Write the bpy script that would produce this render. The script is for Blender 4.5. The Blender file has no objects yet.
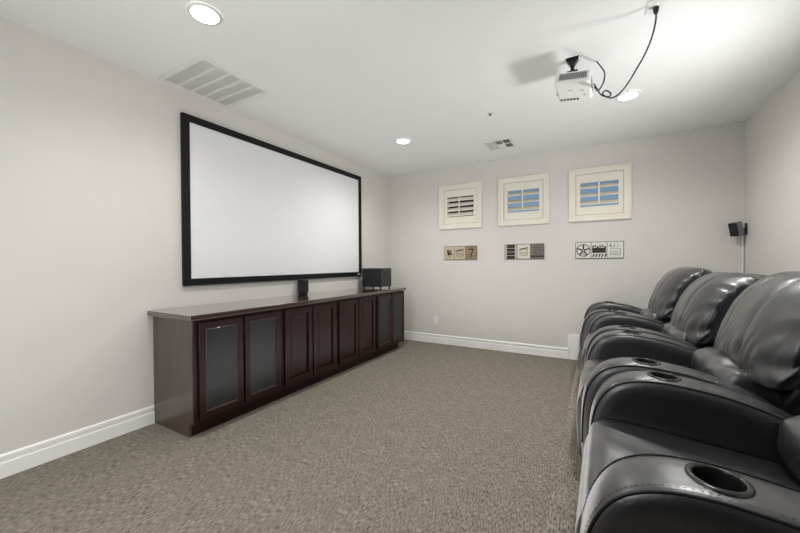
import bpy, bmesh, math, random
from mathutils import Vector, Matrix
random.seed(7)
sc = bpy.context.scene
C = sc.collection
R = math.radians
PI = math.pi
W, H, YR = 4.434, 2.74, -6.3          # room width, ceiling height, rear wall
RISER_X, RISER_Z = 2.885, 0.18

# ------------------------------------------------------------------ camera
def cam_setup():
    yaw, pitch, roll = R(29.813), R(-0.525), R(-0.334)
    fw = Vector((-math.sin(yaw)*math.cos(pitch), math.cos(yaw)*math.cos(pitch), math.sin(pitch)))
    r = Vector((math.cos(yaw), math.sin(yaw), 0)); u = r.cross(fw)
    r2 = r*math.cos(roll)+u*math.sin(roll); u2 = -r*math.sin(roll)+u*math.cos(roll)
    cd = bpy.data.cameras.new('camera'); cd.sensor_width = 36; cd.sensor_fit = 'HORIZONTAL'
    cd.lens = 342.466/800*36; cd.clip_start = .02
    o = bpy.data.objects.new('camera', cd); C.objects.link(o)
    m = Matrix((r2, u2, -fw)).transposed().to_4x4(); m.translation = (3.07, -4.966, 1.261)
    o.matrix_world = m; sc.camera = o
cam_setup()

# ------------------------------------------------------------------ light
sc.view_settings.view_transform = 'Standard'; sc.view_settings.look = 'None'
sc.view_settings.gamma = 1; sc.view_settings.exposure = 0.2
sc.view_settings.use_curve_mapping = False
wd = bpy.data.worlds.new('sky'); sc.world = wd; wd.use_nodes = True
nt = wd.node_tree; bg = nt.nodes['Background']
sky = nt.nodes.new('ShaderNodeTexSky'); sky.sky_type = 'NISHITA'; sky.sun_disc = False
sky.sun_elevation = R(42); sky.sun_rotation = R(160); sky.air_density = 1.0; sky.dust_density = .3; sky.ozone_density = 4
tint = nt.nodes.new('ShaderNodeMixRGB'); tint.blend_type = 'MULTIPLY'; tint.inputs[0].default_value = 1; tint.inputs[2].default_value = (1.05, 1.0, .95, 1)
nt.links.new(sky.outputs[0], tint.inputs[1]); nt.links.new(tint.outputs[0], bg.inputs[0]); bg.inputs[1].default_value = 0.062

def area(name, loc, target, sx, sy, watts, col):
    d = bpy.data.lights.new(name, 'AREA'); d.shape = 'RECTANGLE'; d.size = sx; d.size_y = sy
    d.energy = watts; d.color = col
    o = bpy.data.objects.new(name, d); C.objects.link(o); o.location = loc
    o.rotation_euler = (Vector(target)-Vector(loc)).to_track_quat('-Z', 'Y').to_euler()
    return o
STROBE_W, BOUNCE_W, CAN_W, REAR_W, UP_W = 80, 18, 46, 11, 15
d = bpy.data.lights.new('strobe', 'SPOT'); d.energy = STROBE_W; d.spot_size = R(112); d.spot_blend = 1; d.shadow_soft_size = .16
o = bpy.data.objects.new('strobe', d); C.objects.link(o); o.location = (4.3, -2.33, 1.45)
o.rotation_euler = (Vector((2.8, -1.75, 2.6))-Vector(o.location)).to_track_quat('-Z', 'Y').to_euler()
area('ceiling_fill', (1.9, -5.4, 1.9), (2.1, -3.6, 2.74), .8, .8, BOUNCE_W, (1.0, 1.0, 1.0))  # added lamp behind the camera, no fixture, brightens the ceiling
area('rear_fill', (1.6, -5.4, .75), (0, -4.0, .35), 1.0, .9, REAR_W, (1.0, 1.0, 1.0))  # added lamp behind the camera, lifts the lower left wall
area('floor_fill', (1.9, -2.3, .12), (1.9, -2.3, 2.74), 1.7, 2.8, UP_W, (1.0, 1.0, 1.0))  # added upward lamp near the floor, stands in for light bounced off it
CANS = [(1.07, -3.77), (1.05, -1.35), (3.315, -1.31), (3.3, -3.2)]
for x, y in CANS+[(1.07, -5.75)]:  # rear one is added without a fixture to brighten the left wall
    d = bpy.data.lights.new('can_and_fill_lamp', 'SPOT'); d.energy = CAN_W*(1.6 if y == -3.2 else 1.45 if y > -2 else 1); d.spot_size = R(160); d.spot_blend = .9
    d.shadow_soft_size = .07; d.color = (1, .98, .955)
    o = bpy.data.objects.new('can_and_fill_lamp', d); C.objects.link(o); o.location = (x, y, H-.03)

# ------------------------------------------------------------------ materials
def mat(name, col, rough=.5, metal=0, spec=.5, noise=None, bump=None, coat=0, emit=None, coords='Object'):
    """noise=(scale, amount, (sx,sy,sz)); bump=(scale, strength, distance, (sx,sy,sz))"""
    m = bpy.data.materials.new(name); m.use_nodes = True
    n = m.node_tree.nodes; L = m.node_tree.links; b = n['Principled BSDF']
    b.inputs['Base Color'].default_value = (*col, 1); b.inputs['Roughness'].default_value = rough
    b.inputs['Metallic'].default_value = metal; b.inputs['Specular IOR Level'].default_value = spec
    b.inputs['Coat Weight'].default_value = coat
    tc = n.new('ShaderNodeTexCoord')
    def tex(scale, stretch, detail=3):
        mp = n.new('ShaderNodeMapping'); mp.inputs['Scale'].default_value = stretch
        L.new(tc.outputs[coords], mp.inputs[0])
        t = n.new('ShaderNodeTexNoise'); t.inputs['Scale'].default_value = scale; t.inputs['Detail'].default_value = detail
        L.new(mp.outputs[0], t.inputs['Vector']); return t
    if noise is None: noise = (6, .03, (1, 1, 1))
    t = tex(noise[0], noise[2]); rp = n.new('ShaderNodeValToRGB')
    a = noise[1]
    rp.color_ramp.elements[0].position = .3; rp.color_ramp.elements[1].position = .7
    rp.color_ramp.elements[0].color = (*[c*(1-a) for c in col], 1); rp.color_ramp.elements[1].color = (*[min(1, c*(1+a)) for c in col], 1)
    L.new(t.outputs['Fac'], rp.inputs[0]); L.new(rp.outputs[0], b.inputs['Base Color'])
    if bump:
        t2 = tex(bump[0], bump[3] if len(bump) > 3 else (1, 1, 1), 4)
        bp = n.new('ShaderNodeBump'); bp.inputs['Strength'].default_value = bump[1]; bp.inputs['Distance'].default_value = bump[2]
        L.new(t2.outputs['Fac'], bp.inputs['Height']); L.new(bp.outputs[0], b.inputs['Normal'])
    if emit:
        b.inputs['Emission Color'].default_value = (*emit[0], 1); b.inputs['Emission Strength'].default_value = emit[1]
    return m
def s2l(*c): return tuple(((v/255)/12.92 if v/255 <= .04045 else ((v/255+.055)/1.055)**2.4) for v in c)

M = {}
M['wall'] = mat('wall_paint', s2l(221, 218, 213), .9, spec=.2, noise=(3, .012, (1, 1, 1)), bump=(60, .06, .002))
M['ceiling'] = mat('ceiling_paint', s2l(240, 241, 239), .95, spec=.1, noise=(3, .01, (1, 1, 1)), bump=(70, .06, .002))
M['wall_dark'] = mat('navy_for_reflection', s2l(40, 46, 58), .9, spec=.2, noise=(3, .02, (1, 1, 1)))  # navy chosen for the unseen rear wall so recliner sides reflect dark
M['trim'] = mat('trim_paint', s2l(251, 250, 247), .35, noise=(4, .01, (1, 1, 1)))
M['shutter'] = mat('shutter_paint', s2l(238, 233, 220), .4, noise=(4, .015, (1, 1, 1)))
M['frame_black'] = mat('black_velvet', s2l(14, 15, 18), .6, spec=.3, noise=(30, .15, (1, 1, 1)))
M['screen'] = mat('screen_fabric', s2l(234, 235, 236), .85, spec=.15, noise=(8, .006, (1, 1, 1)))
M['wood'] = mat('cherry_stain', s2l(36, 15, 13), .36, spec=.32, noise=(5, .35, (6, 6, .6)))
M['wood_end_lit'] = mat('cherry_side_lit', s2l(78, 65, 57), .3, spec=.5, noise=(5, .2, (6, 6, .6)), coat=.35)  # same cherry as the fronts, lightened with painted-in reflection
M['counter'] = mat('polished_counter', s2l(60, 42, 37), .18, spec=.8, noise=(5, .2, (6, .6, 6)), coat=1)
M['dark_in'] = mat('cabinet_inside', s2l(40, 38, 38), .7, noise=(8, .2, (1, 1, 1)))
M['plastic_black'] = mat('black_plastic', s2l(26, 26, 27), .35, noise=(40, .15, (1, 1, 1)))
M['cloth_black'] = mat('speaker_cloth', s2l(30, 31, 33), .8, noise=(200, .3, (1, 1, 1)), bump=(400, .3, .002))
M['grey_plastic'] = mat('grey_plastic', s2l(120, 122, 124), .4, noise=(30, .05, (1, 1, 1)))
M['white_plastic'] = mat('white_plastic', s2l(236, 236, 233), .35, noise=(20, .01, (1, 1, 1)))
M['grille_dark'] = mat('shade_and_button_dark', s2l(60, 60, 60), .7, noise=(20, .1, (1, 1, 1)))  # painted duct shade behind register slats; own dark grey on buttons and slots
M['vent_grey'] = mat('vent_grey', s2l(112, 113, 112), .6, noise=(20, .1, (1, 1, 1)))
M['vent_light'] = mat('vent_light', s2l(176, 178, 176), .6, noise=(20, .05, (1, 1, 1)))
M['white_metal'] = mat('white_enamel', s2l(232, 232, 229), .4, noise=(20, .01, (1, 1, 1)))
M['grille_back'] = mat('grille_back', s2l(226, 226, 224), .7, noise=(20, .02, (1, 1, 1)))
M['chrome'] = mat('satin_chrome', s2l(58, 57, 56), .25, metal=.6, noise=(30, .05, (1, 1, 1)))
M['cord'] = mat('black_cord', s2l(45, 45, 46), .5, noise=(30, .1, (1, 1, 1)))
M['lamp'] = mat('lamp_lens', (1, .97, .92), .4, emit=((1, .96, .9), 14))
M['leather'] = None

def leather():
    m = bpy.data.materials.new('black_leather'); m.use_nodes = True
    n = m.node_tree.nodes; L = m.node_tree.links; b = n['Principled BSDF']
    tc = n.new('ShaderNodeTexCoord')
    t = n.new('ShaderNodeTexNoise'); t.inputs['Scale'].default_value = 5; t.inputs['Detail'].default_value = 5
    L.new(tc.outputs['Object'], t.inputs['Vector'])
    rp = n.new('ShaderNodeValToRGB'); rp.color_ramp.elements[0].position = .3; rp.color_ramp.elements[1].position = .75
    rp.color_ramp.elements[0].color = (*s2l(15, 17, 20), 1); rp.color_ramp.elements[1].color = (*s2l(24, 25, 28), 1)
    L.new(t.outputs['Fac'], rp.inputs[0]); L.new(rp.outputs[0], b.inputs['Base Color'])
    mr = n.new('ShaderNodeMapRange'); mr.inputs['To Min'].default_value = .33; mr.inputs['To Max'].default_value = .46
    L.new(t.outputs['Fac'], mr.inputs['Value']); L.new(mr.outputs[0], b.inputs['Roughness'])
    b.inputs['Specular IOR Level'].default_value = .75; b.inputs['Coat IOR'].default_value = 1.52; b.inputs['Coat Weight'].default_value = 1; b.inputs['Coat Roughness'].default_value = .34
    v = n.new('ShaderNodeTexVoronoi'); v.inputs['Scale'].default_value = 260
    L.new(tc.outputs['Object'], v.inputs['Vector'])
    t2 = n.new('ShaderNodeTexNoise'); t2.inputs['Scale'].default_value = 9; t2.inputs['Detail'].default_value = 2; t2.inputs['Distortion'].default_value = .8
    L.new(tc.outputs['Object'], t2.inputs['Vector'])
    b1 = n.new('ShaderNodeBump'); b1.inputs['Strength'].default_value = .10; b1.inputs['Distance'].default_value = .002
    b2 = n.new('ShaderNodeBump'); b2.inputs['Strength'].default_value = .2; b2.inputs['Distance'].default_value = .012
    L.new(v.outputs['Distance'], b1.inputs['Height']); L.new(t2.outputs['Fac'], b2.inputs['Height'])
    t3 = n.new('ShaderNodeTexNoise'); t3.inputs['Scale'].default_value = 21; t3.inputs['Detail'].default_value = 4; t3.inputs['Distortion'].default_value = 1.8
    L.new(tc.outputs['Object'], t3.inputs['Vector'])
    b3 = n.new('ShaderNodeBump'); b3.inputs['Strength'].default_value = .34; b3.inputs['Distance'].default_value = .006
    L.new(t3.outputs['Fac'], b3.inputs['Height']); L.new(b2.outputs[0], b3.inputs['Normal'])
    L.new(b3.outputs[0], b1.inputs['Normal']); L.new(b1.outputs[0], b.inputs['Normal'])
    return m
M['leather'] = leather()

def carpet():
    m = bpy.data.materials.new('loop_carpet'); m.use_nodes = True
    n = m.node_tree.nodes; L = m.node_tree.links; b = n['Principled BSDF']
    b.inputs['Roughness'].default_value = 1; b.inputs['Specular IOR Level'].default_value = .05
    tc = n.new('ShaderNodeTexCoord')
    def tx(sc_, st, det):
        mp = n.new('ShaderNodeMapping'); mp.inputs['Scale'].default_value = st; L.new(tc.outputs['Object'], mp.inputs[0])
        t = n.new('ShaderNodeTexNoise'); t.inputs['Scale'].default_value = sc_; t.inputs['Detail'].default_value = det
        L.new(mp.outputs[0], t.inputs['Vector']); return t
    fine = tx(105, (1.7, .36, 1), 3); big = tx(1.3, (1, 1, 1), 3); mid = tx(14, (1.5, .6, 1), 2)
    r1 = n.new('ShaderNodeValToRGB'); e = r1.color_ramp.elements
    e[0].position = .34; e[0].color = (*s2l(96, 90, 81), 1); e[1].position = .66; e[1].color = (*s2l(161, 154, 142), 1)
    L.new(fine.outputs['Fac'], r1.inputs[0])
    r2 = n.new('ShaderNodeValToRGB'); e = r2.color_ramp.elements
    e[0].position = .3; e[0].color = (.86, .86, .86, 1); e[1].position = .7; e[1].color = (1.06, 1.06, 1.06, 1)
    L.new(mid.outputs['Fac'], r2.inputs[0])
    mx = n.new('ShaderNodeMixRGB'); mx.blend_type = 'MULTIPLY'; mx.inputs[0].default_value = 1
    L.new(r1.outputs[0], mx.inputs[1]); L.new(r2.outputs[0], mx.inputs[2])
    L.new(mx.outputs[0], b.inputs['Base Color'])
    bp = n.new('ShaderNodeBump'); bp.inputs['Strength'].default_value = .7; bp.inputs['Distance'].default_value = .006
    L.new(fine.outputs['Fac'], bp.inputs['Height']); L.new(bp.outputs[0], b.inputs['Normal'])
    return m
M['carpet'] = carpet()

def smoked_glass():
    m = bpy.data.materials.new('smoked_glass'); m.use_nodes = True
    n = m.node_tree.nodes; L = m.node_tree.links; b = n['Principled BSDF']
    tc = n.new('ShaderNodeTexCoord'); t = n.new('ShaderNodeTexNoise'); t.inputs['Scale'].default_value = 6
    L.new(tc.outputs['Object'], t.inputs['Vector'])
    rp = n.new('ShaderNodeValToRGB'); rp.color_ramp.elements[0].color = (*s2l(42, 44, 46), 1); rp.color_ramp.elements[1].color = (*s2l(52, 54, 55), 1)
    L.new(t.outputs['Fac'], rp.inputs[0]); L.new(rp.outputs[0], b.inputs['Base Color'])
    b.inputs['Roughness'].default_value = .3; b.inputs['Alpha'].default_value = .72
    return m
M['smoked'] = smoked_glass()
M['smoked_dark'] = mat('black_glass', s2l(20, 21, 22), .3, noise=(6, .1, (1, 1, 1)))
M['bead'] = mat('bead_wood', s2l(92, 74, 66), .25, noise=(20, .2, (1, 1, 1)), coat=.5)
def clear_glass():
    m = bpy.data.materials.new('window_glass'); m.use_nodes = True
    n = m.node_tree.nodes; L = m.node_tree.links; n.remove(n['Principled BSDF'])
    tr = n.new('ShaderNodeBsdfTransparent'); tr.inputs[0].default_value = (.93, .95, .95, 1)
    gl = n.new('ShaderNodeBsdfGlossy'); gl.inputs['Roughness'].default_value = .02
    fr = n.new('ShaderNodeFresnel'); mx = n.new('ShaderNodeMixShader')
    L.new(fr.outputs[0], mx.inputs[0]); L.new(tr.outputs[0], mx.inputs[1]); L.new(gl.outputs[0], mx.inputs[2])
    L.new(mx.outputs[0], n['Material Output'].inputs[0]); return m
M['glass'] = clear_glass()

# ------------------------------------------------------------------ helpers
def obj(name, bm, m, parent=None, smooth=False, bevel=None, seg=2):
    bmesh.ops.recalc_face_normals(bm, faces=bm.faces)
    me = bpy.data.meshes.new(name); bm.to_mesh(me); bm.free()
    o = bpy.data.objects.new(name, me); C.objects.link(o)
    for mm in (m if isinstance(m, (list, tuple)) else [m]): me.materials.append(mm)
    if parent: o.parent = parent
    if smooth:
        for p in me.polygons: p.use_smooth = True
    if bevel:
        b = o.modifiers.new('bevel', 'BEVEL'); b.width = bevel; b.segments = seg; b.limit_method = 'ANGLE'; b.angle_limit = R(40)
    return o
def nb(): return bmesh.new()
def box(bm, x0, x1, y0, y1, z0, z1, mi=0):
    v = [bm.verts.new((x, y, z)) for x in (x0, x1) for y in (y0, y1) for z in (z0, z1)]
    fs = [(0, 1, 3, 2), (4, 6, 7, 5), (0, 4, 5, 1), (2, 3, 7, 6), (0, 2, 6, 4), (1, 5, 7, 3)]
    for f in fs:
        fc = bm.faces.new([v[i] for i in f]); fc.material_index = mi
    return v
def tube(bm, pts, r, n=8, closed=False, mi=0):
    pts = [Vector(p) for p in pts]; N = len(pts); rings = []
    prev = None
    for i, p in enumerate(pts):
        if closed: t = pts[(i+1) % N]-pts[i-1]
        else: t = pts[min(i+1, N-1)]-pts[max(i-1, 0)]
        t.normalize()
        if prev is None:
            a = Vector((0, 0, 1)) if abs(t.z) < .9 else Vector((1, 0, 0))
            nrm = t.cross(a).normalized()
        else:
            nrm = (prev-t*prev.dot(t)).normalized()
        prev = nrm; bi = t.cross(nrm)
        rings.append([bm.verts.new(p+nrm*r*math.cos(2*PI*k/n)+bi*r*math.sin(2*PI*k/n)) for k in range(n)])
    for i in range(N if closed else N-1):
        A, B = rings[i], rings[(i+1) % N]
        for k in range(n):
            f = bm.faces.new((A[k], A[(k+1) % n], B[(k+1) % n], B[k])); f.smooth = True; f.material_index = mi
    if not closed:
        bm.faces.new(rings[0][::-1]); bm.faces.new(rings[-1])
def spline(pts, n=8):
    P = [Vector(p) for p in pts]; P = [P[0]*2-P[1]]+P+[P[-1]*2-P[-2]]; out = []
    for i in range(1, len(P)-2):
        for k in range(n):
            t = k/n; a, b, c, d = P[i-1:i+3]
            out.append(.5*((2*b)+(-a+c)*t+(2*a-5*b+4*c-d)*t*t+(-a+3*b-3*c+d)*t**3))
    out.append(P[-2]); return out
def lathe(bm, prof, n=28, mat4=None, mi=0, close=True):
    rings = []
    for r, z in prof:
        ring = [Vector((r*math.cos(2*PI*k/n), r*math.sin(2*PI*k/n), z)) for k in range(n)]
        rings.append([bm.verts.new(mat4 @ v if mat4 else v) for v in ring])
    for A, B in zip(rings, rings[1:]):
        for k in range(n):
            f = bm.faces.new((A[k], A[(k+1) % n], B[(k+1) % n], B[k])); f.smooth = True; f.material_index = mi
    if close:
        if prof[0][0] > 1e-4: bm.faces.new(rings[0]).material_index = mi
        if prof[-1][0] > 1e-4: bm.faces.new(rings[-1]).material_index = mi
def poly_prism(bm, pts, axis_from, axis_to, place, mi=0):
    """pts: 2D outline; place(a,b,t)->3D, t from axis_from to axis_to"""
    A = [bm.verts.new(place(a, b, axis_from)) for a, b in pts]; B = [bm.verts.new(place(a, b, axis_to)) for a, b in pts]
    n = len(pts)
    for i in range(n): bm.faces.new((A[i], A[(i+1) % n], B[(i+1) % n], B[i])).material_index = mi
    bm.faces.new(A[::-1]).material_index = mi; bm.faces.new(B).material_index = mi
def thing(name, label, cat, loc=(0, 0, 0), rz=0, group=None):
    o = bpy.data.objects.new(name, None); C.objects.link(o); o.empty_display_size = .1
    o.location = loc; o.rotation_euler = (0, 0, rz); o['label'] = label; o['category'] = cat
    if group: o['group'] = group
    return o
def tag(o, label, cat, group=None):
    o['label'] = label; o['category'] = cat
    if group: o['group'] = group
    return o
def struct(o):
    o['kind'] = 'structure'; return o

# ------------------------------------------------------------------ room shell
bm = nb(); box(bm, -.12, W+.12, YR-.12, .14, -.12, 0); struct(obj('floor', bm, M['carpet']))
bm = nb(); box(bm, -.12, W+.12, YR-.12, .14, H, H+.12); struct(obj('ceiling', bm, M['ceiling']))
bm = nb(); box(bm, -.12, 0, YR, 0, 0, H); struct(obj('wall_left', bm, M['wall']))
bm = nb(); box(bm, W, W+.12, YR, 0, 0, H); struct(obj('wall_right', bm, M['wall']))
bm = nb(); box(bm, -.12, W+.12, YR-.12, YR, 0, H); struct(obj('wall_rear', bm, M['wall_dark']))
WX = [1.283, 2.193, 3.100]; WZ = 2.118; OW, OH = .255, .255      # opening half sizes
bm = nb()
zb, zt = WZ-OH, WZ+OH
box(bm, -.12, W+.12, 0, .14, 0, zb); box(bm, -.12, W+.12, 0, .14, zt, H)
xs = [-.12]
for x in WX: xs += [x-OW, x+OW]
xs.append(W+.12)
for a, b in zip(xs[::2], xs[1::2]): box(bm, a, b, 0, .14, zb, zt)
struct(obj('wall_back', bm, M['wall']))

# riser carrying the recliners
bm = nb(); box(bm, RISER_X, W, YR, 0, 0, RISER_Z)
o = struct(obj('floor_riser', bm, M['carpet'], bevel=.018, seg=3))

# baseboards
BP = [(0, 0), (.016, 0), (.016, .088), (.0115, .092), (.0125, .102), (.001, .103), (.001, .113), (.013, .114), (.013, .130), (.006, .138), (0, .139)]
def baseboard(name, place, a, b):
    bm = nb(); poly_prism(bm, BP, a, b, place); return struct(obj(name, bm, M['trim']))
baseboard('baseboard_left', lambda d, z, t: (d, t, z), YR, -3.582)
bm = nb()
poly_prism(bm, BP, .0, 2.749, lambda d, z, t: (t, -d, z))
# step up on to the riser: upright piece, then along the riser top
poly_prism(bm, [(0, 0), (.016, 0), (.016, .088), (.0115, .092), (.0125, .102), (.001, .103), (.001, .113), (.013, .114), (.013, .130), (.006, .135), (0, .136)], 0, RISER_Z+.139, lambda d, z, t: (2.885-z, -d, t))
poly_prism(bm, BP, 2.885, W, lambda d, z, t: (t, -d, RISER_Z+z))
struct(obj('baseboard_back', bm, M['trim']))
baseboard('baseboard_right', lambda d, z, t: (W-d, t, RISER_Z+z), YR, -.016)
baseboard('baseboard_rear', lambda d, z, t: (t, YR+d, z), .016, RISER_X)

# ------------------------------------------------------------------ shuttered windows
def ring(bm, cx, cz, ox, oz, ix, iz, y0, y1):
    for (x0, x1, z0, z1) in ((cx-ox, cx+ox, cz+iz, cz+oz), (cx-ox, cx+ox, cz-oz, cz-iz), (cx-ox, cx-ix, cz-iz, cz+iz), (cx+ix, cx+ox, cz-iz, cz+iz)):
        box(bm, x0, x1, y0, y1, z0, z1)
def window(i, cx, tilt, nb_):
    root = bpy.data.objects.new('window_%d' % i, None); C.objects.link(root); root.location = (cx, 0, WZ); struct(root)
    bm = nb(); ring(bm, 0, 0, .335, .333, .262, .262, -.022, 0); ring(bm, 0, 0, .337, .335, .315, .313, -.030, -.0)
    obj('casing', bm, M['shutter'], root, bevel=.003)
    bm = nb(); ring(bm, 0, 0, .255, .255, .206, .152, -.006, .022)
    obj('shutter_frame', bm, M['shutter'], root, bevel=.003)
    bm = nb(); ring(bm, 0, 0, .2545, .2545, .225, .225, .085, .125)
    obj('sash', bm, M['white_plastic'], root)
    bm = nb(); box(bm, -.226, .226, .102, .106, -.226, .226); obj('pane', bm, M['glass'], root)
    for k in range(nb_):
        z = .152-(k+.5)*.304/nb_
        bm = nb(); n = 10; pts = []
        hw = .304/nb_*.60
        for j in range(n): 
            a = 2*PI*j/n; pts.append((math.cos(a)*hw, math.sin(a)*.0055))
        ca, sa = math.cos(tilt), math.sin(tilt)
        poly_prism(bm, pts, -.204, .204, lambda p, q, t: (t, .012+p*ca-q*sa, z+p*sa+q*ca))
        obj('louver', bm, M['shutter'], root)
    bm = nb(); box(bm, -.008, .008, -.052, -.042, -.13, .14); obj('tilt_rod', bm, M['shutter'], root, bevel=.002)
window(1, WX[0], R(44), 4); window(2, WX[1], R(34), 3); window(3, WX[2], R(33), 3)

# dark tree outside, seen between the louvers of the first window
tr = thing('tree', 'dark leafy tree outside, glimpsed between the louvers of the leftmost window', 'tree', (.1, 3.2, -.2))
bm = nb(); tube(bm, [(0, 0, 0), (.03, .02, 1.0), (0, 0, 2.2)], .07, 8); obj('trunk', bm, mat('bark', s2l(60, 48, 38), .9, noise=(20, .3, (1, 1, .3))), tr)
bm = nb()
for k in range(1500):
    d = Vector((random.gauss(0, 1), random.gauss(0, 1), random.gauss(0, 1))).normalized()*random.random()**.4
    p = Vector((d.x*.62, d.y*.62, 2.75+d.z*.95)); a = Vector((random.uniform(-1, 1), random.uniform(-1, 1), random.uniform(-1, 1))).normalized()
    b = a.orthogonal().normalized()
    vs = [bm.verts.new(p+q) for q in (a*.09, b*.045, -a*.09, -b*.045)]; bm.faces.new(vs)
obj('foliage', bm, mat('leaves', s2l(44, 58, 36), .6, noise=(9, .3, (1, 1, 1))), tr)

# ------------------------------------------------------------------ projection screen
t = thing('projection_screen', 'large white projection screen in a black frame on the left wall', 'projection screen', (0, -2.085, 1.815))
bm = nb(); SY, SZ, FW = 1.272, .738, .062
for (y0, y1, z0, z1) in ((-SY, SY, SZ-FW, SZ), (-SY, SY, -SZ, -SZ+FW), (-SY, -SY+FW, -SZ+FW, SZ-FW), (SY-FW, SY, -SZ+FW, SZ-FW)):
    box(bm, .002, .036, y0, y1, z0, z1)
obj('frame', bm, M['frame_black'], t, bevel=.004)
bm = nb(); box(bm, .004, .024, -SY+FW-.002, SY-FW+.002, -SZ+FW-.002, SZ-FW+.002); obj('screen_fabric', bm, M['screen'], t)
bm = nb(); box(bm, .036, .0385, SY-.115, SY-.045, -SZ+.02, -SZ+.045)
for k in range(4): box(bm, .0385, .039, SY-.108+k*.015, SY-.098+k*.015, -SZ+.027, -SZ+.038, 1)
obj('logo_plate', bm, [M['grey_plastic'], M['white_plastic']], t)

# ------------------------------------------------------------------ cabinets
CY = [-3.58, -2.795, -2.025, -1.255, -.487]
FX, CT, CB = .57, .862, .10      # face plane, carcass top, toe height
def raised_door(bm, y0, y1, z0, z1, x0, th, stile, mi_panel=0, hole=False):
    """a cabinet door in the plane x = x0 .. x0+th; hole leaves the middle open"""
    for (a, b, c, d) in ((y0, y1, z1-stile, z1), (y0, y1, z0, z0+stile), (y0, y0+stile, z0+stile, z1-stile), (y1-stile, y1, z0+stile, z1-stile)):
        box(bm, x0, x0+th, a, b, c, d)
def pyramid_panel(y0, y1, z0, z1, x0):
    bm = nb(); s = .035
    lv = [(0, x0+.004), (.006, x0+.004), (s, x0+.016), (s+.004, x0+.018)]
    prev = None
    for i, (ins, x) in enumerate(lv):
        ringv = [bm.verts.new(p) for p in ((x, y0+ins, z0+ins), (x, y1-ins, z0+ins), (x, y1-ins, z1-ins), (x, y0+ins, z1-ins))]
        if prev:
            for k in range(4): bm.faces.new((prev[k], prev[(k+1) % 4], ringv[(k+1) % 4], ringv[k]))
        prev = ringv
    bm.faces.new(prev)
    back = [bm.verts.new(p) for p in ((x0, y0, z0), (x0, y1, z0), (x0, y1, z1), (x0, y0, z1))]
    bm.faces.new(back[::-1])
    fl = list(bm.faces)[0:4]
    vs = [v for v in bm.verts][:4]
    for k in range(4): bm.faces.new((back[k], back[(k+1) % 4], vs[(k+1) % 4], vs[k]))
    return bm
LBL = ['dark cherry base cabinet with smoked glass doors at the near left end of the row',
       'dark cherry base cabinet with solid raised-panel doors, second from the near end of the row',
       'dark cherry base cabinet with solid raised-panel doors, next to the far glass-door cabinet',
       'dark cherry base cabinet with black glass doors, at the far end under the subwoofer']
for i in range(4):
    y0, y1 = CY[i], CY[i+1]; glass = i in (0, 3)
    t = thing('base_cabinet', LBL[i], 'cabinet', (0, (y0+y1)/2, 0), 0, 'base cabinets along the left wall')
    h = (y1-y0)/2-.0005
    bm = nb()
    th = .018
    end0 = i == 0; end1 = i == 3
    box(bm, .003, FX-.02, -h, -h+th, CB, CT); box(bm, .018, FX-.02, h-th, h, CB, CT)
    box(bm, .018, .026, -h+th, h-th, CB, CT); box(bm, .026, FX-.02, -h+th, h-th, CB, CB+th); box(bm, .026, FX-.02, -h+th, h-th, CT-th, CT)
    if end0: box(bm, .003, FX-.072, -h+.0003, -h+th, 0, CB)
    obj('carcass', bm, M['wood_end_lit'], t)
    # the near end panel stops at the toe notch
    bm = nb()
    ft = .02; fx0 = FX-ft
    for (a, b, c, d) in ((-h, -h+.045, CB, CT), (h-.045, h, CB, CT), (-h+.045, h-.045, CT-.05, CT), (-h+.045, h-.045, CB, CB+.05)):
        box(bm, fx0, FX, a, b, c, d)
    box(bm, fx0, FX, -.02, .02, CB+.05, CT-.05)
    obj('face_frame', bm, M['wood'], t, bevel=.0015)
    bm = nb(); box(bm, FX-.09, FX-.072, -h+(.0185 if end0 else 0), h-(.06 if end1 else 0), 0, CB-.0003)
    obj('toe_kick', bm, M['wood'], t)
    bm = nb(); box(bm, .027, FX-.09, -h+th, h-th, .50, .518); obj('shelf', bm, M['grey_plastic'] if glass else M['wood_end_lit'], t)
    for s in (0, 1):
        a = -h+.028 if s == 0 else .008; b = -.008 if s == 0 else h-.028
        st = .052
        bm = nb(); raised_door(bm, a, b, .128, .838, FX+.001, .02, st)
        d = obj('door', bm, M['wood'], t, bevel=.006, seg=3)
        if glass:
            bm = nb(); box(bm, FX+.006, FX+.010, a+st-.004, b-st+.004, .128+st-.004, .838-st+.004)
            obj('glass_panel', bm, M['smoked'] if i == 0 else M['smoked_dark'], d)
            bm = nb(); e = .006
            for (p, q, r_, s_) in ((a+st, b-st, .838-st-e, .838-st), (a+st, b-st, .128+st, .128+st+e), (a+st, a+st+e, .128+st+e, .838-st-e), (b-st-e, b-st, .128+st+e, .838-st-e)):
                box(bm, FX+.0105, FX+.015, p, q, r_, s_)
            obj('glass_bead', bm, M['bead'], d, bevel=.0025)
        else:
            obj('door_panel', pyramid_panel(a+st-.001, b-st+.001, .128+st-.001, .838-st+.001, FX+.002), M['wood'], d)
bm = nb(); box(bm, .002, .606, -3.622, -.478, CT+.0005, .900)
tag(obj('countertop', bm, M['counter'], bevel=.005, seg=3), 'long polished dark countertop running over the row of cherry cabinets', 'countertop')
CTZ = .900

# subwoofer on the far end
t = thing('subwoofer', 'black box subwoofer on small feet at the far end of the countertop', 'speaker', (.275, -.775, CTZ), R(0))
bm = nb(); box(bm, -.165, .165, -.14, .14, .028, .292); obj('cabinet', bm, M['plastic_black'], t, bevel=.004)
bm = nb(); box(bm, -.155, .155, -.15, -.141, .038, .282); obj('front_grille', bm, M['cloth_black'], t, bevel=.004)
for x in (-.14, .14):
    for y in (-.115, .115):
        bm = nb(); lathe(bm, [(.010, 0), (.012, .004), (.012, .028)], 12, Matrix.Translation((x, y, 0))); obj('foot', bm, M['plastic_black'], t)
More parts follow.
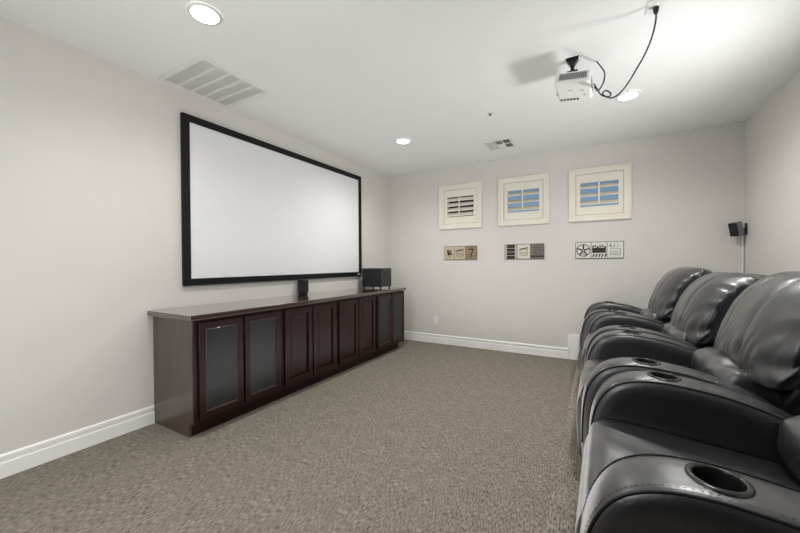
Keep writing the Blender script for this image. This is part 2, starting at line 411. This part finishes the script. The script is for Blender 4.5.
# small centre speaker
t = thing('bookshelf_speaker', 'small upright black speaker on the countertop below the screen', 'speaker', (.075, -2.035, CTZ))
bm = nb(); box(bm, -.045, .04, -.045, .045, .014, .172); obj('cabinet', bm, M['plastic_black'], t, bevel=.006)
bm = nb(); box(bm, .0405, .048, -.039, .039, .022, .166); obj('front_grille', bm, M['cloth_black'], t, bevel=.003)
bm = nb(); box(bm, -.04, .035, -.035, .035, 0, .0138); obj('base', bm, M['plastic_black'], t, bevel=.003)
bm = nb(); box(bm, .0485, .0495, .022, .034, .027, .034); obj('logo_plate', bm, M['white_plastic'], t)

# ------------------------------------------------------------------ recliners
def arm_profile():
    key = [(.012, .02), (.002, .20), (.006, .36), (.020, .455), (.050, .527), (.095, .576), (.158, .604), (.235, .614), (.32, .610), (.41, .598),
           (.49, .580), (.57, .554), (.64, .524), (.71, .478), (.80, .40), (.88, .31), (.90, .20), (.90, .02)]
    sp = spline([(x, 0, z) for x, z in key], 4)
    return [(p.x, p.z-.005*(p.z > .3)) for p in sp]
def offset(pts, d):
    out = []; n = len(pts)
    cx = sum(p[0] for p in pts)/n; cz = sum(p[1] for p in pts)/n
    for i in range(n):
        a = Vector(pts[i-1]); b = Vector(pts[(i+1) % n]); t = (b-a)
        if t.length < 1e-9: out.append(pts[i]); continue
        t.normalize(); nr = Vector((t.y, -t.x))          # inward / outward resolved by sign below
        if nr.dot(Vector((cx, cz))-Vector(pts[i])) < 0: nr = -nr
        out.append((pts[i][0]+nr.x*d, pts[i][1]+nr.y*d))
    return out
AW = .094    # arm half width
def build_arm(parent, yc, cup=True):
    prof = arm_profile()
    rings = [(-AW+.004, .10), (-AW, .06), (-AW+.002, .03), (-AW+.009, .008), (-AW+.013, .005), (-AW+.016, .008), (-AW+.022, .002), (-AW+.04, -.002), (-.03, -.005), (0, -.006)]
    rings += [(-y, d) for y, d in rings[-2::-1]]
    bm = nb(); vr = []
    for y, d in rings: vr.append([bm.verts.new((x, yc+y, max(z, .02))) for x, z in offset(prof, d)])
    n = len(prof)
    for A, B in zip(vr, vr[1:]):
        for k in range(n): bm.faces.new((A[k], A[(k+1) % n], B[(k+1) % n], B[k]))
    bm.faces.new(vr[0][::-1]); bm.faces.new(vr[-1])
    o = obj('arm', bm, M['leather'], parent, smooth=True)
    # piping along both seams, with a run of stitches beside it
    pp = offset(prof, .003)[4:-9]
    bm = nb()
    for s in (-1, 1):
        tube(bm, [(x, yc+s*(AW-.0125), z) for x, z in pp], .0042 if s < 0 else .002, 6)
        dense = spline([(x, 0, z) for x, z in offset(prof, -.002)[6:-12]], 3)
        acc = 0
        for a, b in zip(dense, dense[1:]):
            acc += (b-a).length
            if acc > .011:
                acc = 0; tdir = (b-a).normalized()
                tube(bm, [(a.x-tdir.x*.003, yc+s*(AW-.0265), a.z-tdir.z*.003+.0015), (a.x+tdir.x*.003, yc+s*(AW-.0265), a.z+tdir.z*.003+.0015)], .0007, 4)
    obj('piping', bm, M['piping'], o)
    if cup:
        x0, slope = .268, -.035
        mt = Matrix.Translation((x0, yc, .6125)) @ Matrix.Rotation(-slope, 4, 'Y')
        cb = nb(); lathe(cb, [(.0455, -.085), (.0455, .05)], 32, mt); cut = obj('cut', cb, M['leather'], parent)
        md = o.modifiers.new('cup', 'BOOLEAN'); md.operation = 'DIFFERENCE'; md.object = cut; md.solver = 'EXACT'
        dg = bpy.context.evaluated_depsgraph_get(); me = bpy.data.meshes.new_from_object(o.evaluated_get(dg))
        o.modifiers.clear(); o.data = me
        bpy.data.objects.remove(cut)
        bm = nb(); lathe(bm, [(.045, -.02), (.0433, .000), (.045, .0035), (.0505, .0035), (.0565, .0015), (.058, -.005)], 36, mt, close=False)
        c = obj('cup_holder', bm, M['chrome'], o)
        bm = nb(); lathe(bm, [(.0448, .0), (.042, -.07), (.039, -.08), (.0001, -.081)], 32, mt, close=False); obj('cup_well', bm, M['well'], o)
    return o
M['piping'] = mat('leather_piping', s2l(26, 26, 28), .45, noise=(40, .2, (1, 1, 1)))
M['well'] = mat('cup_well', s2l(14, 14, 15), .45, noise=(40, .2, (1, 1, 1)))
M['fabric_dark'] = mat('base_cloth', s2l(22, 22, 22), .9, noise=(60, .2, (1, 1, 1)))

def smoothstep(a, b, x):
    t = max(0, min(1, (x-a)/(b-a))); return t*t*(3-2*t)
def loft(name, section, us, parent, m):
    """section(u) -> closed list of 3D points; caps closed"""
    bm = nb(); rr = [[bm.verts.new(p) for p in section(u)] for u in us]; n = len(rr[0])
    for A, B in zip(rr, rr[1:]):
        for k in range(n): bm.faces.new((A[k], A[(k+1) % n], B[(k+1) % n], B[k]))
    bm.faces.new(rr[0][::-1]); bm.faces.new(rr[-1])
    return obj(name, bm, m, parent, smooth=True)
def rounded_section(key, n):
    sp = spline([(x, 0, z) for x, z in key]+[(key[0][0], 0, key[0][1])], n)[:-1]
    return [(p.x, p.z) for p in sp]
US = [-1+2*i/56 for i in range(57)]
def wr(x, y, z, s):      # cheap smooth wrinkle field
    return math.sin(x*31*s+y*13+z*9)*math.sin(y*37*s-z*23+1.3)+.6*math.sin(z*47*s+x*19+y*29)

def make_recliner(loc, rz, label):
    t = thing('recliner', label, 'recliner chair', loc, rz, 'black leather recliners along the right wall')
    bm = nb(); box(bm, .06, .92, -.46, .46, .0, .09); obj('base', bm, M['fabric_dark'], t, bevel=.01)
    # seat cushion
    key = [(.0, .20), (-.004, .30), (.004, .385), (.03, .424), (.08, .437), (.20, .432), (.40, .415), (.58, .395), (.63, .37), (.64, .30), (.60, .20), (.30, .18)]
    pr = rounded_section(key, 4); cx, cz = .31, .31
    def sec(u):
        e = (1-abs(u)**9)**(1/9) if abs(u) < 1 else 0
        e = .86+.14*e; y = u*.283
        out = []
        for x, z in pr:
            puff = .010*math.cos(u*PI/2) if z > .36 else 0
            out.append((cx+(x-cx)*(.94+.06*(e-.86)/.14), y, cz+(z-cz)*e+puff+.0015*wr(x, y, z, .6)))
        return out
    obj_seat = loft('seat_cushion', sec, US, t, M['leather'])
    # footrest: front panel under the cushion
    key = [(-.004, .03), (-.014, .12), (-.020, .24), (-.012, .33), (.01, .37), (.06, .36), (.10, .20), (.08, .03)]
    pr2 = rounded_section(key, 4)
    def sec2(u):
        e = (1-abs(u)**9)**(1/9) if abs(u) < 1 else 0
        e = .8+.2*e
        return [(.05+(x-.05)*e, u*.281, .21+(z-.21)*e) for x, z in pr2]
    loft('footrest', sec2, US, t, M['leather'])
    # lumbar roll between the arms
    key = [(.57, .40), (.543, .47), (.550, .535), (.585, .578), (.64, .592), (.74, .57), (.78, .45), (.66, .37)]
    pr3 = rounded_section(key, 4)
    def sec3(u):
        e = (1-abs(u)**5)**(1/5) if abs(u) < 1 else 0
        e = .55+.45*e; y = u*.285
        return [(.66+(x-.66)*e+.004*wr(x, y, z, .9), y, .48+(z-.48)*e+.006*wr(y, x, z, 1.0)) for x, z in pr3]
    loft('lumbar_cushion', sec3, US, t, M['leather'])
    # back shell
    key = [(.70, .10), (.74, .45), (.86, .80), (.98, .985), (1.05, .96), (1.07, .86), (1.05, .5), (1.0, .2), (.97, .10), (.85, .08)]
    pr4 = rounded_section(key, 4)
    def sec4(u):
        e = (1-abs(u)**8)**(1/8) if abs(u) < 1 else 0
        e = .85+.15*e
        return [(.92+(x-.92)*e, u*(.30+.085*smoothstep(.42, .62, z)), .55+(z-.55)*e) for x, z in pr4]
    loft('back_shell', sec4, US, t, M['leather'])
    # upper back pillow: channelled front, rolled side panels hanging over the arms
    key = [(.70, .56), (.640, .545), (.628, .575), (.640, .65), (.664, .74), (.705, .845), (.765, .935), (.84, 1.0), (.915, 1.026), (.985, 1.022), (1.045, .985), (1.072, .90), (1.06, .76), (1.02, .64), (.90, .57), (.80, .555)]
    pr5 = rounded_section(key, 5); HW = .395
    seams = (-.13, .13)
    us5 = sorted(set([-1+2*i/90 for i in range(91)]+[s/HW+d for s in seams for d in (-.012, 0, .012)]+[sg*v for sg in (-1, 1) for v in (.985, .993, .998)]))
    def sec5(u):
        y = u*HW; a = abs(u)
        cap = (1-a**8)**(1/8) if a < 1 else 0
        cap = .72+.28*cap
        dmin = min(abs(y-s) for s in seams)
        chan = .009*min(1, dmin/.045)**.45-.007
        out = []
        for x, z in pr5:
            fr = smoothstep(1.0, .86, x)                       # 1 on the front face
            top = smoothstep(.80, 1.0, z)
            low = smoothstep(.66, .56, z)
            ex = x+fr*(.085*a**3-.018)*(1-.3*low); ez = z-top*.018*a**4
            side = smoothstep(.70, .86, a)
            # gathered creases on the side panels and pinches under the head roll
            g = math.sin(z*46+x*38+1.7*math.sin(z*13+x*9))
            k = chan*smoothstep(1.06, .95, x)+.0012*wr(x, y, z, .7)*fr
            k += .0048*g*side*(1-low)*smoothstep(1.06, .9, x)
            k += .0035*math.sin(y*95+3*math.sin(z*17)+1.5*math.sin(y*31))*smoothstep(.82, .66, z)*fr
            ex -= .8*k; ez += .6*k
            if low > 0: ez += .030*low*smoothstep(.62, .34, a)
            out.append((.87+(ex-.87)*cap, y+.004*g*side*math.copysign(1, u)*(1 if a > .9 else 0), .79+(ez-.79)*cap))
        return out
    p = loft('back_pillow', sec5, us5, t, M['leather'])
    for s in (-1, 1): build_arm(t, s*.3865)
    return t
RL = ['black leather recliner farthest away, nearest the back wall with the windows', 'black leather recliner second from the back wall',
      'black leather recliner second nearest the camera, third from the back wall', 'black leather recliner nearest the camera, at the bottom right corner']
RP = [(2.935, -.635), (2.995, -1.625), (3.005, -2.61), (3.036, -3.60)]
proto = make_recliner((RP[0][0], RP[0][1], RISER_Z), 0, RL[0])
def copy_tree(o, parent=None):
    c = o.copy(); C.objects.link(c)
    if parent: c.parent = parent
    for ch in list(o.children): copy_tree(ch, c)
    return c
chairs = [proto]
for (x, y), l in list(zip(RP, RL))[1:]:
    c = copy_tree(proto); c.location = (x, y, RISER_Z); c['label'] = l; chairs.append(c)
chairs[3].rotation_euler.z = R(-.9)
for i in (1, 2):      # footrests standing a little forward on the two middle chairs
    for ch in chairs[i].children:
        if i == 1 and ch.name.startswith('back_pillow'): ch.location = (-.02, 0, -.03)
        if i == 2 and ch.name.startswith('back_pillow'): ch.location = (.022, -.01, 0)
        if ch.name.startswith(('footrest', 'seat_cushion')): ch.location.x = -.012

# ------------------------------------------------------------------ ceiling fixtures
def can(x, y, label):
    t = thing('recessed_light', label, 'ceiling light', (x, y, H), 0, 'recessed ceiling lights')
    bm = nb(); lathe(bm, [(.074, -.0105), (.076, -.004), (.090, -.008), (.094, -.003), (.094, -.0005)], 40, close=False); obj('trim_ring', bm, M['white_metal'], t)
    bm = nb(); lathe(bm, [(.0001, -.009), (.0745, -.009), (.0745, -.0015)], 40, close=False); obj('diffuser', bm, M['lamp'], t)
can(*CANS[0], 'lit round recessed ceiling light nearest the camera, beside the big return grille')
can(*CANS[1], 'lit round recessed ceiling light near the far left corner, beyond the screen')
can(*CANS[2], 'lit round recessed ceiling light beside the projector cord')

t = thing('return_grille', 'large square white return air grille on the ceiling above the screen', 'air vent', (.352, -3.255, H))
bm = nb(); s = .295
for (a, b, c, d) in ((-s, s, s-.03, s), (-s, s, -s, -s+.03), (-s, -s+.03, -s+.03, s-.03), (s-.03, s, -s+.03, s-.03)): box(bm, a, b, c, d, -.014, -.0005)
obj('frame', bm, M['white_metal'], t, bevel=.003)
bm = nb(); box(bm, -s+.03, s-.03, -s+.03, s-.03, -.003, -.0005); obj('backing', bm, M['grille_back'], t)
bm = nb()
for k in range(1, 5):
    y = -s+.03+k*(2*s-.06)/5; box(bm, -s+.03, s-.03, y-.009, y+.009, -.012, -.003)
obj('divider_bars', bm, M['white_metal'], t)
bm = nb(); nS = 40
for k in range(nS):
    y = -s+.036+k*(2*s-.072)/(nS-1)
    v = [bm.verts.new(p) for p in ((-s+.03, y-.005, -.0062), (s-.03, y-.005, -.0062), (s-.03, y+.005, -.0042), (-s+.03, y+.005, -.0042))]
    w = [bm.verts.new(vv.co+Vector((0, 0, -.0012))) for vv in v]
    bm.faces.new(v); bm.faces.new(w[::-1])
    for q in range(4): bm.faces.new((v[q], w[q], w[(q+1) % 4], v[(q+1) % 4]))
obj('slats', bm, M['white_metal'], t)

t = thing('supply_register', 'small white four-way supply register on the ceiling in front of the windows', 'air vent', (2.03, -.635, H))
bm = nb(); sx, sy = .165, .175
for (a, b, c, d) in ((-sx, sx, sy-.028, sy), (-sx, sx, -sy, -sy+.028), (-sx, -sx+.028, -sy+.028, sy-.028), (sx-.028, sx, -sy+.028, sy-.028)): box(bm, a, b, c, d, -.012, -.0005)
box(bm, -sx+.028, sx-.028, -.008, .008, -.012, -.003); box(bm, -.045, -.033, -sy+.028, sy-.028, -.012, -.003); box(bm, .045, .057, -sy+.028, sy-.028, -.012, -.003)
obj('frame', bm, M['white_metal'], t, bevel=.003)
bm = nb(); box(bm, -sx+.028, sx-.028, -sy+.028, sy-.028, -.0025, -.0005); obj('duct_backing', bm, M['grille_dark'], t)
bm = nb()
def slat(bm, x0, y0, x1, y1, lean):
    d = Vector((x1-x0, y1-y0, 0)).normalized(); nrm = Vector((-d.y, d.x, 0))*.007*lean
    pts = [Vector((x0, y0, -.011)), Vector((x1, y1, -.011)), Vector((x1, y1, -.003))+nrm, Vector((x0, y0, -.003))+nrm]
    v = [bm.verts.new(p) for p in pts]; w = [bm.verts.new(p+d.cross(Vector((0, 0, 1)))*.0012) for p in pts]
    bm.faces.new(v); bm.faces.new(w[::-1])
    for q in range(4): bm.faces.new((v[q], w[q], w[(q+1) % 4], v[(q+1) % 4]))
for k in range(6):
    x = -sx+.036+k*.0125; slat(bm, x, -sy+.03, x, sy-.03, -1)
for k in range(6):
    x = .065+k*.0125; slat(bm, x, -sy+.03, x, sy-.03, 1)
for k in range(9):
    y = -sy+.036+k*.0155; slat(bm, -.033, y, .045, y, 1)
    slat(bm, -.033, -y, .045, -y, -1)
obj('slats', bm, M['white_metal'], t)

t = thing('ceiling_sprinkler', 'tiny white and grey sprinkler head on the ceiling near the supply register', 'sprinkler', (2.169, -1.569, H))
bm = nb(); lathe(bm, [(.0001, -.006), (.02, -.006), (.034, -.003), (.035, -.0005)], 20); obj('cover_plate', bm, M['white_metal'], t)
bm = nb(); lathe(bm, [(.0001, -.022), (.014, -.022), (.012, -.0065)], 14, Matrix.Translation((-.008, 0, 0))); obj('sprinkler_head', bm, M['grey_plastic'], t)

# ------------------------------------------------------------------ projector, mount and cords
PX, PY = 2.928, -2.19
t = thing('projector_mount', 'black ceiling bracket holding up the white projector', 'bracket', (PX-.008, PY+.035, H))
bm = nb(); poly_prism(bm, [(-.043, -.04), (.043, -.04), (.034, .04), (-.034, .04)], -.006, -.0005, lambda a, b, z: (a, b, z)); obj('ceiling_plate', bm, M['plastic_black'], t)
bm = nb(); poly_prism(bm, [(-.040, -.006), (.040, -.006), (.013, -.05), (-.013, -.05)], -.02, .02, lambda a, z, y: (a, y, z)); lathe(bm, [(.014, -.142), (.014, -.048)], 16); obj('stem', bm, M['plastic_black'], t)
bm = nb(); box(bm, -.034, .034, -.022, .022, -.10, -.085); box(bm, -.03, .03, -.03, .03, -.135, -.122); obj('swivel_joint', bm, M['plastic_black'], t, bevel=.003)
for sx_, sy_ in ((-1, -1), (1, -1), (1, 1), (-1, 1)):
    bm = nb(); tube(bm, [(sx_*.01, sy_*.01, -.138), (sx_*.05, sy_*.055, -.140), (sx_*.056, sy_*.062, -.148)], .006, 6); obj('bracket_leg', bm, M['plastic_black'], t)
t = thing('projector', 'white ceiling projector hanging upside down from a black bracket', 'projector', (PX, PY, 2.485), R(7))
t.rotation_euler = (R(0), R(8), R(-2))
bm = nb(); box(bm, -.112, .112, -.15, .15, 0, .083); obj('body', bm, M['white_plastic'], t, bevel=.016, seg=3)
bm = nb()
for k in range(15): box(bm, -.08+k*.0112, -.073+k*.0112, -.1515, -.1475, .030, .066)
obj('side_vent', bm, M['vent_grey'], t)
bm = nb(); box(bm, -.085, .09, -.1508, -.1475, .026, .070); obj('vent_recess', bm, M['vent_light'], t)
bm = nb()
for k in range(6): box(bm, -.098+k*.022, -.083+k*.022, .098, .128, -.0025, .002)
obj('control_buttons', bm, M['grille_dark'], t)
for (a, b, c, d) in ((-.032, -.020, -.045, -.035), (-.014, -.002, -.045, -.035), (.04, .07, -.03, -.027), (.045, .07, -.02, -.0175), (.06, .072, .04, .06)):
    bm = nb(); box(bm, a, b, c, d, -.001, .002); obj('printed_mark', bm, M['grey_plastic'], t)
bm = nb(); lathe(bm, [(.032, .0), (.032, .006), (.026, .007), (.024, .003), (.0001, .005)], 24, Matrix.Translation((-.112, .05, .042)) @ Matrix.Rotation(-PI/2, 4, 'Y')); obj('lens', bm, M['plastic_black'], t)
bm = nb(); box(bm, .1095, .113, -.11, .11, .02, .06); obj('port_panel', bm, M['grey_plastic'], t)

t = thing('ceiling_outlet', 'white outlet plate on the ceiling with the projector cord plugged in', 'outlet', (3.365, -2.50, H))
bm = nb(); box(bm, -.04, .04, -.065, .065, -.007, -.0005); obj('plate', bm, M['white_plastic'], t, bevel=.002)
bm = nb(); lathe(bm, [(.0001, -.0095), (.017, -.0095), (.017, -.007)], 18, Matrix.Translation((.005, -.02, 0))); obj('socket', bm, M['trim'], t)
t = thing('power_cord', 'black power cord drooping from the ceiling outlet to the projector', 'cord', (3.37, -2.50, H-.0098))
bm = nb(); lathe(bm, [(.0001, 0), (.015, 0), (.015, -.014), (.009, -.036), (.005, -.040)], 16); obj('plug', bm, M['plastic_black'], t)
o0 = Vector(t.location)
pts = [(3.370, -2.52, 2.692), (3.367, -2.50, 2.641), (3.353, -2.48, 2.576), (3.320, -2.48, 2.488), (3.276, -2.48, 2.406), (3.236, -2.475, 2.340), (3.196, -2.46, 2.298), (3.159, -2.44, 2.288),
       (3.125, -2.42, 2.31), (3.105, -2.40, 2.345), (3.125, -2.39, 2.362), (3.15, -2.395, 2.335), (3.14, -2.41, 2.312), (3.10, -2.36, 2.352), (3.075, -2.27, 2.44), (3.057, -2.19, 2.512)]
bm = nb(); tube(bm, [Vector(p)-o0 for p in spline(pts, 8)], .0045, 8); obj('cable', bm, M['cord'], t)
pts = [(3.075, -2.04, 2.738), (3.085, -2.08, 2.70), (3.105, -2.25, 2.58), (3.118, -2.38, 2.48), (3.112, -2.42, 2.41), (3.09, -2.38, 2.385), (3.07, -2.30, 2.415), (3.090, -2.34, 2.40), (3.07, -2.22, 2.46), (3.058, -2.14, 2.512)]
bm = nb(); tube(bm, spline(pts, 8), .0045, 8); tag(obj('video_cable', bm, M['cord']), 'short dark grey video cable dropping from the ceiling beside the projector', 'cord')

# ------------------------------------------------------------------ wall outlet
t = thing('wall_outlet', 'white duplex wall outlet above the baseboard on the back wall', 'outlet', (.868, 0, .365))
bm = nb(); box(bm, -.04, .04, -.007, -.0005, -.062, .062); obj('plate', bm, M['white_plastic'], t, bevel=.002)
for z in (-.022, .022):
    bm = nb(); box(bm, -.017, .017, -.0095, -.0068, z-.016, z+.016); sck = obj('socket', bm, M['white_plastic'], t, bevel=.002)
    bm = nb(); box(bm, -.008, -.006, -.0101, -.0094, z-.004, z+.008); box(bm, .006, .008, -.0101, -.0094, z-.004, z+.008); obj('slot', bm, M['grille_dark'], sck)

# ------------------------------------------------------------------ corner speaker with its cord cover
t = thing('surround_speaker', 'small black surround speaker on a wall bracket in the far right corner', 'speaker', (W, -.10, 1.60))
sp = bpy.data.objects
def boxm(bm, mt, x0, x1, y0, y1, z0, z1):
    for v in box(bm, x0, x1, y0, y1, z0, z1): v.co = mt @ v.co
mt = Matrix.Translation((-.092, -.0, .0)) @ Matrix.Rotation(R(40), 4, 'Z') @ Matrix.Rotation(R(-14), 4, 'Y')
bm = nb(); boxm(bm, mt, -.032, .036, -.042, .042, -.072, .072); obj('cabinet', bm, mat('speaker_shell', s2l(120, 122, 124), .4, noise=(30, .1, (1, 1, 1))), t, bevel=.006)
bm = nb(); boxm(bm, mt, -.042, -.0325, -.040, .040, -.070, .070); obj('front_grille', bm, M['cloth_black'], t, bevel=.005)
bm = nb(); box(bm, -.012, -.0005, .02, .06, -.06, .06); tube(bm, [(-.010, .04, -.0), (-.05, .02, -.005), (-.085, 0, -.005)], .011, 10); obj('bracket', bm, M['plastic_black'], t)
bm = nb(); box(bm, 4.408, 4.425, -.016, -.0005, .33, 1.53); tag(obj('cord_cover', bm, M['white_plastic'], bevel=.003), 'thin white vertical cord cover below the corner speaker', 'cord cover')

# ------------------------------------------------------------------ film plaques
INK = mat('print_ink', s2l(48, 45, 42), .7, noise=(60, .25, (1, 1, 1)))
TAN = mat('print_tan', s2l(196, 182, 158), .7, noise=(14, .12, (1, 1, 1)))
CREAM = mat('print_cream', s2l(222, 214, 200), .7, noise=(14, .06, (1, 1, 1)))
GREY = mat('print_grey', s2l(120, 114, 106), .7, noise=(18, .3, (1, 1, 3)))
WHITE = mat('print_white', s2l(226, 223, 216), .7, noise=(14, .05, (1, 1, 1)))
SEPIA = mat('print_sepia', s2l(150, 130, 102), .7, noise=(14, .25, (1, 1, 1)))
YF = -.0165           # print surface
def flat(bm, pts, y=YF):          # thin raised print shape
    poly_prism(bm, pts, y-.0008, y, lambda a, b, t: (a, t, b))
def rect(bm, x0, x1, z0, z1): flat(bm, [(x0, z0), (x1, z0), (x1, z1), (x0, z1)])
def disc(bm, cx, cz, r, n=20): flat(bm, [(cx+r*math.cos(2*PI*k/n), cz+r*math.sin(2*PI*k/n)) for k in range(n)])
def stroke(bm, pts, w):
    for (a, b), (c, d) in zip(pts, pts[1:]):
        v = Vector((c-a, d-b)); n = Vector((-v.y, v.x)).normalized()*w/2; e = v.normalized()*w*.3
        flat(bm, [(a-e.x+n.x, b-e.y+n.y), (a-e.x-n.x, b-e.y-n.y), (c+e.x-n.x, d+e.y-n.y), (c+e.x+n.x, d+e.y+n.y)])
def arcpts(cx, cz, r, a0, a1, n=14): return [(cx+r*math.cos(R(a0+(a1-a0)*k/n)), cz+r*math.sin(R(a0+(a1-a0)*k/n))) for k in range(n+1)]
def m_camera(bm):
    rect(bm, -.03, .02, -.03, .015); disc(bm, -.02, .035, .018); disc(bm, .018, .032, .016); flat(bm, [(.02, -.01), (.045, .008), (.045, -.03), (.02, -.018)])
    stroke(bm, [(-.005, -.03), (-.03, -.075)], .006); stroke(bm, [(-.005, -.03), (.025, -.075)], .006)
def m_clap(bm, tilt=0):
    stroke(bm, [(-.05, -.05), (.05, -.05), (.05, .03), (-.05, .03), (-.05, -.05)], .005)
    stroke(bm, [(-.05, .034), (.055, .052+tilt)], .014); rect(bm, -.04, -.005, -.01, -.004); rect(bm, .005, .04, -.01, -.004); rect(bm, -.04, .04, -.032, -.026)
def m_seven(bm): stroke(bm, [(-.03, .05), (.035, .05), (-.008, -.06)], .016); stroke(bm, arcpts(0, 0, .07, 0, 360, 26), .003); rect(bm, -.08, .08, -.001, .001)
def m_strip(bm):
    for k in range(4): rect(bm, -.055, .055, -.098+k*.05, -.053+k*.05)
def m_strip_holes(bm):
    for s_ in (-1, 1):
        for k in range(8): rect(bm, s_*.069-.007, s_*.069+.007, -.09+k*.0245, -.078+k*.0245)
def m_reel(bm):
    stroke(bm, arcpts(0, 0, .074, 0, 360, 30), .009); stroke(bm, arcpts(0, 0, .014, 0, 360, 14), .008)
    for k in range(5): a = 2*PI*k/5+.3; stroke(bm, [(.014*math.cos(a), .014*math.sin(a)), (.072*math.cos(a), .072*math.sin(a))], .017)
    stroke(bm, arcpts(-.04, -.10, .07, 20, 80), .006)
def m_crowd(bm):
    rect(bm, -.075, .075, -.035, .03)
    for k in range(6): disc(bm, -.065+k*.026, .045+.008*math.sin(k*2.1), .011, 12)
    for k in range(5): flat(bm, [(-.075+k*.032, -.085), (-.058+k*.032, -.085), (-.043+k*.032, -.045), (-.06+k*.032, -.045)])
def m_ticket(bm):
    stroke(bm, [(-.05, -.055), (.05, -.065), (.055, .01), (-.045, .02), (-.05, -.055)], .004); stroke(bm, [(-.035, -.04), (.04, -.045)], .004); stroke(bm, [(-.03, -.02), (.04, -.025)], .004)
    stroke(bm, [(-.03, .03), (-.05, .07)], .005); stroke(bm, [(-.005, .03), (-.012, .075)], .005); stroke(bm, [(.02, .03), (.045, .055)], .005); disc(bm, -.055, .05, .009, 10)
def m_lines(bm):
    for k in range(4): rect(bm, -.06+.01*k, .06, .05-k*.03, .058-k*.03)
    rect(bm, -.08, .08, -.08, -.055)
def plaque(cx, label, frame, tiles):
    t = thing('wall_plaque', label, 'wall art', (cx, 0, 1.413), 0, 'film plaques under the windows')
    hw, hh = .2605, .104
    bm = nb(); box(bm, -hw, hw, -.012, -.0005, -hh, hh); obj('backing_board', bm, frame, t, bevel=.002)
    for k, (base, motif, ink) in enumerate(tiles):
        c = (k-1)*.172
        bm = nb(); box(bm, c-.083, c+.083, YF, -.0121, -hh+.006, hh-.006); p = obj('print_panel', bm, base, t)
        bm = nb(); motif(bm)
        for v in bm.verts: v.co.x += c
        obj('print_motif', bm, ink, p)
FRB = mat('plaque_edge', s2l(40, 36, 33), .6, noise=(30, .2, (1, 1, 1))); FRT = mat('plaque_edge_brown', s2l(92, 78, 60), .6, noise=(30, .2, (1, 1, 1)))
plaque(1.281, 'sepia film plaque with a number seven, under the leftmost window', FRT, [(TAN, m_camera, INK), (TAN, m_clap, INK), (SEPIA, m_seven, INK)])
def strip_all(bm): m_strip(bm)
plaque(2.2025, 'dark film plaque with a film strip panel, under the middle window', FRB, [(CREAM, lambda b: (m_strip(b), m_strip_holes(b)), INK), (CREAM, m_clap, INK), (GREY, m_lines, INK)])
plaque(3.100, 'black and white film plaque with a film reel, under the right window', FRB, [(WHITE, m_reel, INK), (WHITE, m_crowd, INK), (WHITE, m_ticket, INK)])
